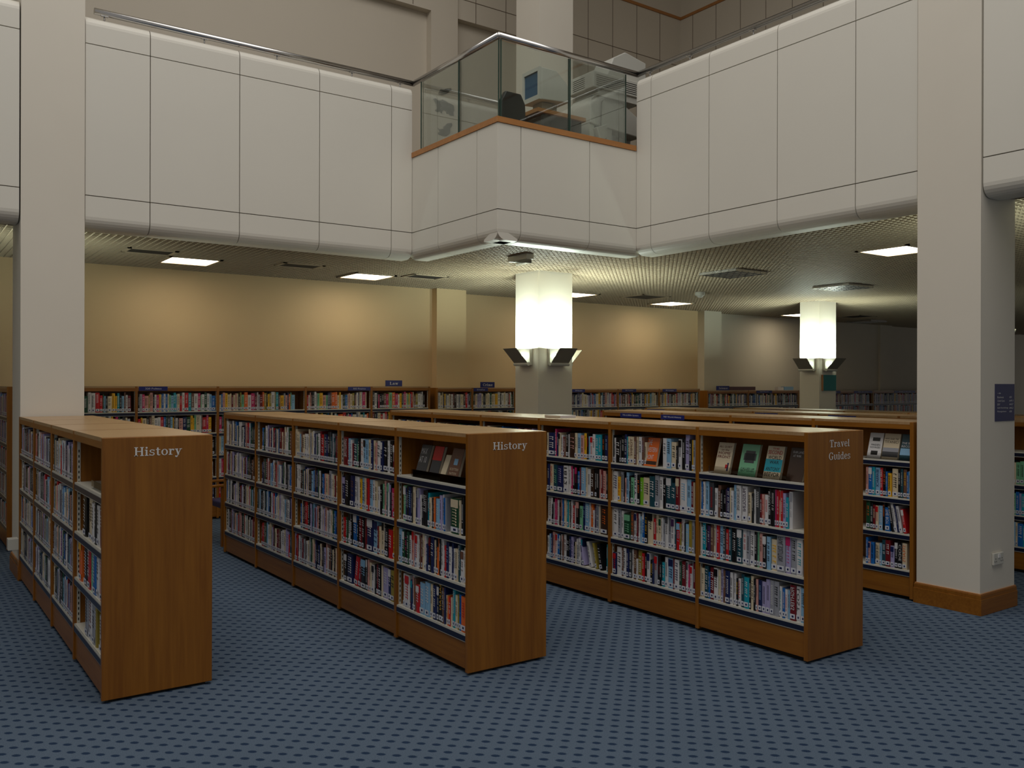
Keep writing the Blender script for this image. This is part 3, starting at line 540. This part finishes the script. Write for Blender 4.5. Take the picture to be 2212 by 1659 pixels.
# face-out books on display, acrylic trays, book ends
def faceout(fx, y1, wd, z, bg, lines, lab, h=.215, extra=None, dx=.035, back=.062, th=.022):
    loc = (fx+dx, y1-wd/2, z); r = root('display_book', loc, lab, 'book', 'books displayed face out')
    def F(u, v, e=0): return (fx+dx+v*back-e, y1-u*wd, z+.002+v*h*.96)
    q = MB(); q.hexa([F(0, 0), F(1, 0), F(1, 0, -th), F(0, 0, -th), F(0, 1), F(1, 1), F(1, 1, -th), F(0, 1, -th)], BK[bg]); 
    if extra:
        for u0, v0, u1, v1, c in extra: q.face([F(u0, v0, .0008), F(u1, v0, .0008), F(u1, v1, .0008), F(u0, v1, .0008)], BK[c])
    q.build('cover', r, loc)
    MB().hexa([F(.03, .01, -.003), F(1.004, .01, -.003), F(1.004, .01, -th+.003), F(.03, .01, -th+.003), F(.03, .99, -.003), F(1.004, .99, -.003), F(1.004, .99, -th+.003), F(.03, .99, -th+.003)], PAGES).build('pages', r, loc)
    q = MB()
    for t, u0, u1, v0, v1, c in lines:
        o = Vector(F(u0, v0, .0018)); put_text(q, t, o, Vector(F(u1, v0, .0018))-o, Vector(F(u0, v1, .0018))-o, BK[c])
    if lines: q.build('title_lettering', r, loc)
faceout(4.571, 4.085, .13, 1.096, 'c', (('ALL QUIET', .08, .9, .83, .9, 'R'), ('on the', .25, .75, .74, .8, 'R'), ('HOME', .1, .88, .62, .71, 'R'), ('FRONT', .08, .92, .5, .59, 'R')), 'cream display book with dark red title on the acrylic tray', extra=((.68, .18, .85, .3, 'r'), (.8, .1, .9, .36, 'n')))
faceout(4.571, 3.879, .142, 1.096, 'e', (('CALLED UP', .12, .9, .21, .27, 'g'), ('SENT DOWN', .12, .9, .14, .19, 'g')), 'pale green display book with a dark photograph on its cover', extra=((.25, .42, .8, .8, 'g'), (.18, .5, .88, .72, 'g')))
faceout(4.571, 3.674, .13, 1.096, 'c', (('THE', .3, .7, .9, .95, 'r'), ('SECOND', .08, .92, .75, .87, 'r'), ('WORLD', .12, .9, .6, .71, 'k'), ('WAR', .25, .8, .46, .56, 'k'), ('ANTONY', .1, .92, .25, .36, 'k'), ('BEEVOR', .06, .94, .08, .2, 'k')), 'cream and teal display book with a big stacked title', extra=((.0, .22, 1, .6, 't'),))
faceout(4.571, 3.494, .118, 1.096, 'D', (('OUR LAND', .15, .85, .83, .9, 'w'), ('AT WAR', .2, .7, .72, .79, 'w')), 'dark display book nearest to the Travel Guides end panel')
faceout(2.762, 5.009, .125, 1.096, 'g', (('MAX', .1, .7, .72, .9, 'w'), ('AT 10', .1, .8, .46, .65, 'w')), 'dark grey display book with tall pale capitals')
faceout(2.762, 4.84, .112, 1.096, 'g', (), 'display book with a red upper half beside the tall-capitals one', extra=((0, .58, 1, 1, 'r'),)); faceout(2.762, 4.707, .059, 1.096, 'c', (), 'small narrow cream display book on the tray', .165)
faceout(2.762, 4.621, .123, 1.096, 'd', (('SCOTTISH', .12, .9, .36, .43, 'c'), ('NATION', .16, .8, .24, .31, 'c')), 'brown display book with a pale emblem', extra=((.35, .52, .7, .7, 'B'),))
faceout(6.57, 4.211, .12, 1.096, 'w', (('MAIDEN', .2, .85, .5, .57, 'g'), ('VOYAGES', .12, .9, .4, .47, 'g')), 'white display book with black scrolls and a ship', extra=((.25, .68, .8, .82, 'k'), (.25, .14, .75, .3, 'k')))
faceout(6.57, 4.08, .138, 1.096, 'c', (('WHO SANK THE', .06, .9, .76, .83, 'D'), ('TITANIC?', .06, .94, .63, .73, 'D')), 'sepia display book asking about a sunken liner', extra=((0, .1, 1, .3, 'g'), (0, .3, 1, .45, 'G')))
faceout(6.57, 3.927, .1, 1.096, 'T', (('THE BO', .06, .9, .62, .7, 'w'), ('RECOV', .06, .95, .5, .58, 'w')), 'dark teal display book by the pillar end', extra=((0, .2, 1, .46, 'B'),))
faceout(4.571, 4.745, .125, 1.096, 'o', (('THE', .08, .42, .74, .93, 'w'), ('WESTERN', .08, .92, .5, .66, 'w'), ('FRONT', .08, .72, .24, .4, 'w')), 'orange face-out book leaning in the second bay top shelf', extra=((0, .06, 1, .18, 'D'),), dx=.016, back=.05)
faceout(.936, 5.24, .11, 1.096, 'G', (), 'grey display book just showing on the pillar-side History bookcase'); 
for fx, a, c, lab in ((4.571, 3.46, 4.12, 'clear acrylic book tray on the Travel Guides top shelf'), (2.762, 4.35, 5.04, 'clear acrylic book tray in the central History bookcase'), (6.57, 3.83, 4.25, 'clear acrylic book tray beside the right-hand pillar'), (.936, 5.08, 5.5, 'clear acrylic book tray in the pillar-side History bookcase')):
    r = root('book_tray', (fx+.03, (a+c)/2, 1.096), lab, 'display tray', 'clear book trays')
    MB().box((fx+.028, a, 1.096), (fx+.031, c, 1.145), ACRYL).build('front_lip', r, r.location); MB().box((fx+.031, a, 1.0962), (fx+.12, c, 1.0972), ACRYL).build('base', r, r.location)
for fx, y, z, lab in ((2.762, 4.352, .8, 'metal book end closing the second shelf of the central row'), (.936, 5.085, .235, 'metal book end on the bottom shelf of the pillar-side row'), (6.57, 3.83, .52, 'metal book end on the third shelf near the pillar')):
    q = MB(); pts = [(fx+.09+.055*math.cos(t), y, z+.09+.055*math.sin(t)) for t in (i*math.pi/8 for i in range(9))]
    q.path([(fx+.145, y, z+.004)]+pts+[(fx+.035, y, z+.004)], .004, METAL); q.box((fx+.03, y-.005, z), (fx+.15, y+.005, z+.008), BLACKP)
    tag(q.build('book_end', None, (fx+.09, y, z)), lab, 'book end', 'metal book ends')
r = root('flat_book', (4.8, 5.96, 1.409), 'white book lying flat on top of the Travel Guides bookcase', 'book')
MB().box((4.69, 5.86, 1.41), (4.86, 6.08, 1.432), BK['w']).build('cover', r, r.location); MB().box((4.687, 5.863, 1.412), (4.858, 6.077, 1.43), PAGES).build('pages', r, r.location)
# ------------------------------------------------------------------ signs
def sign(name, o, u, v, n, bg, txts, lab, grp=None, slab=False, th=.004):
    o, u, v, n = map(Vector, (o, u, v, n)); c = o+u/2; r = root(name, c, lab, 'sign', grp); q = MB()
    q.hexa([o, o+u, o+u-n*th, o-n*th, o+v, o+u+v, o+u+v-n*th, o+v-n*th], bg); q.build('board', r, c); q = MB()
    for t, u0, u1, v0, v1 in txts: (put_slab if slab else put_text)(q, t, o+u*u0+v*v0+n*.0015, u*(u1-u0), v*(v1-v0), WHITE)
    q.build('lettering', r, c)
gs = 'blue subject strips on bookcase tops'
for x, y1, y0, z0, z1, t in ((6.57, 7.16, 6.834, 1.338, 1.387, '700s & 800s Upstairs'), (6.57, 6.539, 6.213, 1.338, 1.387, '900 World History'), (8.38, 8.6, 8.28, 1.325, 1.368, '641.3 Cookery'), (8.38, 6.794, 6.469, 1.327, 1.37, '641.5 Cookery'), (8.38, 5.803, 5.466, 1.327, 1.37, '641.8653 Cake Decorating'), (10.19, 8.065, 7.75, 1.30, 1.348, '620 Engineering')):
    sign('shelf_sign', (x-.002, y1, z0), (0, y0-y1, 0), (0, 0, z1-z0), (-1, 0, 0), BLUE, ((t, .12, .88, .3, .72),), 'blue strip sign reading '+t.lower().replace('&', 'and'), gs)
for x0, x1, y, z1, t in ((2.462, 2.79, 11.1, 1.658, '320 Politics'), (5.163, 5.5, 11.1, 1.655, '332 Finance'), (7.21, 7.47, 11.1, 1.638, '355 Armed Forces'), (9.17, 9.44, 11.15, 1.618, '370 Education'), (10.27, 10.6, 11.15, 1.618, '380 Transport'), (11.24, 11.59, 11.15, 1.618, '391 Costume'), (14.04, 14.52, 11.35, 1.582, '530 Physics'), (16.28, 16.9, 11.4, 1.568, '574 Biology'), (17.4, 18.1, 11.4, 1.568, '580 Botany'), (18.99, 19.86, 11.4, 1.568, '598.2 Birds')):
    sign('shelf_sign', (x0, y-.002, z1-.05), (x1-x0, 0, 0), (0, 0, .05), (0, -1, 0), BLUE, ((t, .22, .78, .3, .72),), 'blue strip sign reading '+t.lower(), gs)
for x0, x1, y, z0, t in ((5.76, 6.02, 11.14, 1.662, 'Law'), (7.37, 7.62, 11.14, 1.644, 'Crime'), (12.95, 13.3, 11.4, 1.588, 'Science')):
    sign('subject_sign', (x0, y, z0), (x1-x0, 0, 0), (0, 0, .085), (0, -1, 0), BLUE, ((t, .14 if t != 'Law' else .24, .86 if t != 'Law' else .76, .28, .74),), f'blue {t} sign standing on the wall bookcase', 'subject signs', True, .02)
sign('directory_sign', (6.79, 3.266, 1.428), (.30, 0, 0), (0, 0, .282), (0, -1, 0), NAVYS, tuple((a, .12, .12+.05*len(a), .66-.1*i, .72-.1*i) for i, a in enumerate(('Business', 'Child Care', 'DIY', 'Soft Furnishings'[:12], 'Management'))) if False else
     tuple(z for i, (a, k, u1) in enumerate((('Business', '650', .42), ('Child Care', '649.1', .47), ('DIY', '643.7', .24), ('Soft Furnishings', '646.2', .66), ('Management', '658', .56))) for z in ((a, .1, u1, .62-.097*i, .67-.097*i), (k, .72, .72+.04*len(k), .62-.097*i, .67-.097*i))) + (('\u2192', .1, .28, .73, .77),), 'navy directory sign with arrow on the tall pillar')
r = root('socket_outlet', (6.823, 3.265, .352), 'white double socket low on the tall pillar', 'socket'); MB().box((6.75, 3.252, .352), (6.897, 3.269, .44), CREAMP).build('face_plate', r, r.location, bevel=.003); MB().box((6.81, 3.246, .405), (6.838, 3.252, .432), WHITE).build('rocker_switch', r, r.location)
q = MB()
for u in (6.775, 6.87):
    for a, c in ((0, .398), (-.012, .378), (.012, .378)): q.box((u+a-.003, 3.2512, c-.005), (u+a+.003, 3.252, c+.005), DARK)
q.build('socket_holes', r, r.location)
tag(MB().box((.86, 8.62, .26), (.94, 8.72, .36), CREAMP).build('trunking_box', None, (.9, 8.67, .26), bevel=.004), 'white cable box at the foot of the white pillar', 'socket')
r = root('notice_board', (13.2, 9.12, 1.6), 'teal notice board with oak edge under a far uplight', 'board'); MB().box((13.02, 9.115, 1.6), (13.39, 9.128, 1.87), mat('teal_board', (.006, .17, .18), .5)).build('board', r, r.location); MB().box((12.99, 9.11, 1.6), (13.02, 9.128, 1.87), WLED).build('edge_strip', r, r.location)
tag(MB().box((13.33, 11.42, 1.588), (14.1, 11.55, 1.66), mat('maroon_box', (.10, .045, .05), .5)).build('document_box', None, (13.7, 11.48, 1.588), bevel=.004), 'maroon box lying beside the Science sign', 'box')
tag(MB().box((14.8, 11.42, 1.588), (14.98, 11.5, 1.65), BK['w']).build('leaflet_box', None, (14.9, 11.46, 1.588)), 'white leaflet box on the science wall bookcase', 'box'); tag(MB().box((15.0, 11.42, 1.588), (15.3, 11.5, 1.66), BK['B']).build('leaflet_box', None, (15.15, 11.46, 1.588)), 'pale blue leaflet box beside the far pillar', 'box')
# ------------------------------------------------------------------ balcony: rail, glass, furniture
r = root('handrail', (XI, YB, 5.05), 'polished steel handrail following gallery and glass balcony', 'handrail'); O = r.location; q = MB()
pts = [(1.53, YL+.05, 5.055), (XI+.03, YL+.05, 5.055), (XI+.03, YB+.025, 5.055), (XR+.05, YB+.025, 5.055), (XR+.05, -6, 5.055)]
for p in pts[1:-1]: q.tube((p[0], p[1], 5.03), (p[0], p[1], 5.08), .02, METAL)
q.path(pts, .03, METAL, 16); q.build('rail', r, O, smooth=True)
for x in (1.617, 2.51, 3.235, 4.062, 4.642): MB().tube((x, YL+.06, 4.99), (x, YL+.06, 5.03), .008, METAL).box((x-.03, YL+.035, 5.022), (x+.03, YL+.065, 5.03), METAL).build('bracket', r, O)
for y in (6.78, 6.21, 5.411, 4.5, 3.9): MB().tube((XR+.06, y, 4.99), (XR+.06, y, 5.03), .008, METAL).box((XR+.03, y-.03, 5.022), (XR+.07, y+.03, 5.03), METAL).build('bracket', r, O)
for a, c, lab in (((XI+.02, 8.45), (XI+.032, 7.685), 'green-tinted glass pane in front of the island maps'), ((XI+.02, 7.675), (XI+.032, YB+.03), 'green-tinted glass pane beside the chair at the balcony corner'), ((XI+.05, YB+.02), (5.672, YB+.032), 'green-tinted glass pane in front of the monitor'), ((5.682, YB+.02), (6.46, YB+.032), 'green-tinted glass pane in front of the photocopier')):
    r = root('glass_panel', ((a[0]+c[0])/2, (a[1]+c[1])/2, 4.267), lab, 'glass panel', 'balcony glass panes'); O = r.location
    MB().box((*a, 4.268), (*c, 5.015), GLASS).build('pane', r, O); q = MB()
    for e in (a, c): q.box((e[0]-.005, e[1]-.005, 4.268), (e[0]+.005, e[1]+.005, 5.02), GLEDGE)
    q.build('polished_edge', r, O)
r = root('computer_monitor', (5.75, 7.48, 4.571), 'bulky cream computer monitor with blue screen on balcony desk', 'monitor'); O = r.location
q = MB(); q.box((5.57, 7.33, 4.69), (5.60, 7.36, 5.03), GREYP); q.box((5.57, 7.60, 4.69), (5.60, 7.63, 5.03), GREYP); q.box((5.57, 7.36, 4.99), (5.60, 7.60, 5.03), GREYP); q.box((5.57, 7.36, 4.69), (5.60, 7.60, 4.74), GREYP); q.build('bezel', r, O)
MB().box((5.585, 7.36, 4.74), (5.598, 7.60, 4.99), mat('blue_screen', (.012, .075, .16), .15)).build('screen', r, O)
MB().prism([(5.60, 7.33, 4.69), (5.98, 7.33, 4.72), (5.98, 7.33, 4.86), (5.93, 7.33, 4.93), (5.80, 7.33, 5.03), (5.60, 7.33, 5.03)], (0, .3, 0), GREYP).build('casing', r, O, bevel=.008); MB().box((5.66, 7.4, 4.575), (5.86, 7.56, 4.69), GREYD).build('stand', r, O)
r = root('desk', (5.8, 7.6, 3.9), 'wood-edged desk carrying the monitor on the balcony', 'desk'); O = r.location
MB().box((5.5, 7.26, 4.53), (6.15, 8.0, 4.57), WLED).build('desk_top', r, O); MB().box((5.6, 7.3, 3.9), (6.12, 7.34, 4.53), DESKD).build('modesty_panel', r, O); MB().box((5.6, 7.9, 3.9), (6.12, 7.94, 4.53), DESKD).build('side_panel', r, O)
r = root('office_chair', (5.22, 7.6, 3.9), 'black office chair behind the balcony glass corner', 'chair'); O = r.location
MB().prism([(5.22+.16*s*a, 7.3, z) for s, a, z in ((-1, .8, 4.3), (1, .8, 4.3), (1, 1, 4.4), (1, .95, 4.58), (1, .6, 4.68), (-1, .6, 4.68), (-1, .95, 4.58), (-1, 1, 4.4))], (0, .06, 0), BLACKP).build('backrest', r, O, bevel=.015)
MB().box((5.0, 7.36, 4.26), (5.44, 7.8, 4.34), BLACKP).build('seat', r, O, bevel=.02); MB().tube((5.22, 7.58, 3.98), (5.22, 7.58, 4.26), .03, BLACKP).build('post', r, O); q = MB()
for i in range(5): q.tube((5.22, 7.58, 3.97), (5.22+.25*math.cos(i*1.257), 7.58+.25*math.sin(i*1.257), 3.92), .018, BLACKP, 8)
q.build('star_base', r, O)
r = root('photocopier', (6.62, 7.5, 3.9), 'cream photocopier with ribbed top at the balcony end', 'photocopier'); O = r.location
q = MB(); q.box((6.25, 7.32, 3.9), (6.32, 7.66, 4.55), GREYP); q.box((6.5, 7.32, 3.9), (6.58, 7.66, 4.62), GREYP); q.box((6.32, 7.45, 3.9), (6.98, 7.66, 4.55), GREYS); q.build('stand', r, O)
MB().prism([(6.25, 7.3, 4.55), (7.0, 7.3, 4.5), (7.0, 7.3, 4.7), (6.7, 7.3, 4.86), (6.3, 7.3, 4.86), (6.25, 7.3, 4.8)], (0, .36, 0), GREYP).build('body', r, O, bevel=.01); MB().box((6.33, 7.27, 4.86), (6.95, 7.66, 4.93), GREYP).build('neck', r, O)
MB().box((6.25, 7.25, 4.93), (7.02, 7.68, 5.11), GREYP).build('scanner_unit', r, O, bevel=.01); q = MB()
for i in range(6): q.box((6.29, 7.2485, 4.955+i*.022), (7.0, 7.25, 4.963+i*.022), DARK); q.box((6.2485, 7.4, 4.955+i*.022), (6.25, 7.6, 4.963+i*.022), DARK)
q.build('vent_slots', r, O); MB().prism([(6.5, 7.32, 5.11), (7.1, 7.32, 5.11), (7.1, 7.32, 5.38), (6.78, 7.32, 5.44), (6.6, 7.32, 5.34)], (0, .3, 0), GREYP).build('document_feeder', r, O, bevel=.01)
MB().prism([(6.3, 7.26, 4.5), (6.46, 7.26, 4.56), (6.46, 7.26, 4.42), (6.36, 7.26, 4.34)], (0, .2, 0), GREYP).build('paper_tray', r, O, bevel=.006); MB().path([(6.42, 7.29, 4.82), (6.38, 7.27, 4.78), (6.37, 7.27, 4.5), (6.37, 7.28, 4.1)], .006, BLACKP, 8).build('power_cord', r, O)
ISL = mat('dark_grey_map', (.07, .07, .06), .6)
def island(px, lab):
    M = camo.matrix_world; o = M.translation; pts = []
    for a, c in px:
        X, Y = (840+a/9.217-1106)/F_PX, -(120+c/9.217-829.5)/F_PX; d = M.to_3x3() @ Vector((X, Y, -1)); t = (11.352-o.y)/d.y; pts.append(o+d*t)
    tag(MB().prism(pts, (0, .006, 0), ISL).build('island_map', None, pts[0]), lab, 'map', 'island silhouettes on the upper wall')
island([(885, 870), (905, 850), (945, 855), (970, 890), (1030, 895), (1060, 870), (1145, 915), (1195, 950), (1250, 965), (1295, 1010), (1305, 1095), (1285, 1130), (1295, 1200), (1220, 1195), (1190, 1155), (1150, 1160), (1140, 1110), (1100, 1085), (1065, 1100), (1060, 1160), (1030, 1140), (1025, 1110), (960, 1125), (920, 1095), (950, 1060), (950, 990), (920, 920)], 'large dark island silhouette in the middle of the wall')
island([(975, 1440), (1010, 1470), (1090, 1450), (1075, 1420), (1115, 1400), (1160, 1350), (1250, 1340), (1265, 1390), (1220, 1460), (1225, 1540), (1150, 1600), (1080, 1605), (990, 1570), (980, 1530), (1015, 1520)], 'lowest dark island silhouette just above the wooden ledge')
island([(1030, 670), (1090, 680), (1150, 650), (1240, 645), (1250, 680), (1200, 700), (1205, 720), (1140, 765), (1060, 790), (995, 775), (990, 740), (1010, 710)], 'small topmost dark island silhouette on the wall')
# armchair beyond the central bookcase
r = root('armchair', (3.1, 9.45, 0), 'wooden armchair mostly hidden behind the central History bookcase', 'chair'); O = r.location
for x in (2.87, 3.33):
    for y in (9.2, 9.7): MB().box((x-.02, y-.02, 0), (x+.02, y+.02, .62), WZ).build('leg', r, O)
for y in (9.2, 9.7): MB().box((2.74, y-.03, .62), (3.36, y+.03, .645), WX).build('arm', r, O, bevel=.006)
MB().box((2.87, 9.2, .38), (3.33, 9.7, .45), BK['n']).build('seat', r, O, bevel=.015); MB().box((3.31, 9.22, .5), (3.35, 9.68, .9), BK['n']).build('backrest', r, O, bevel=.01)
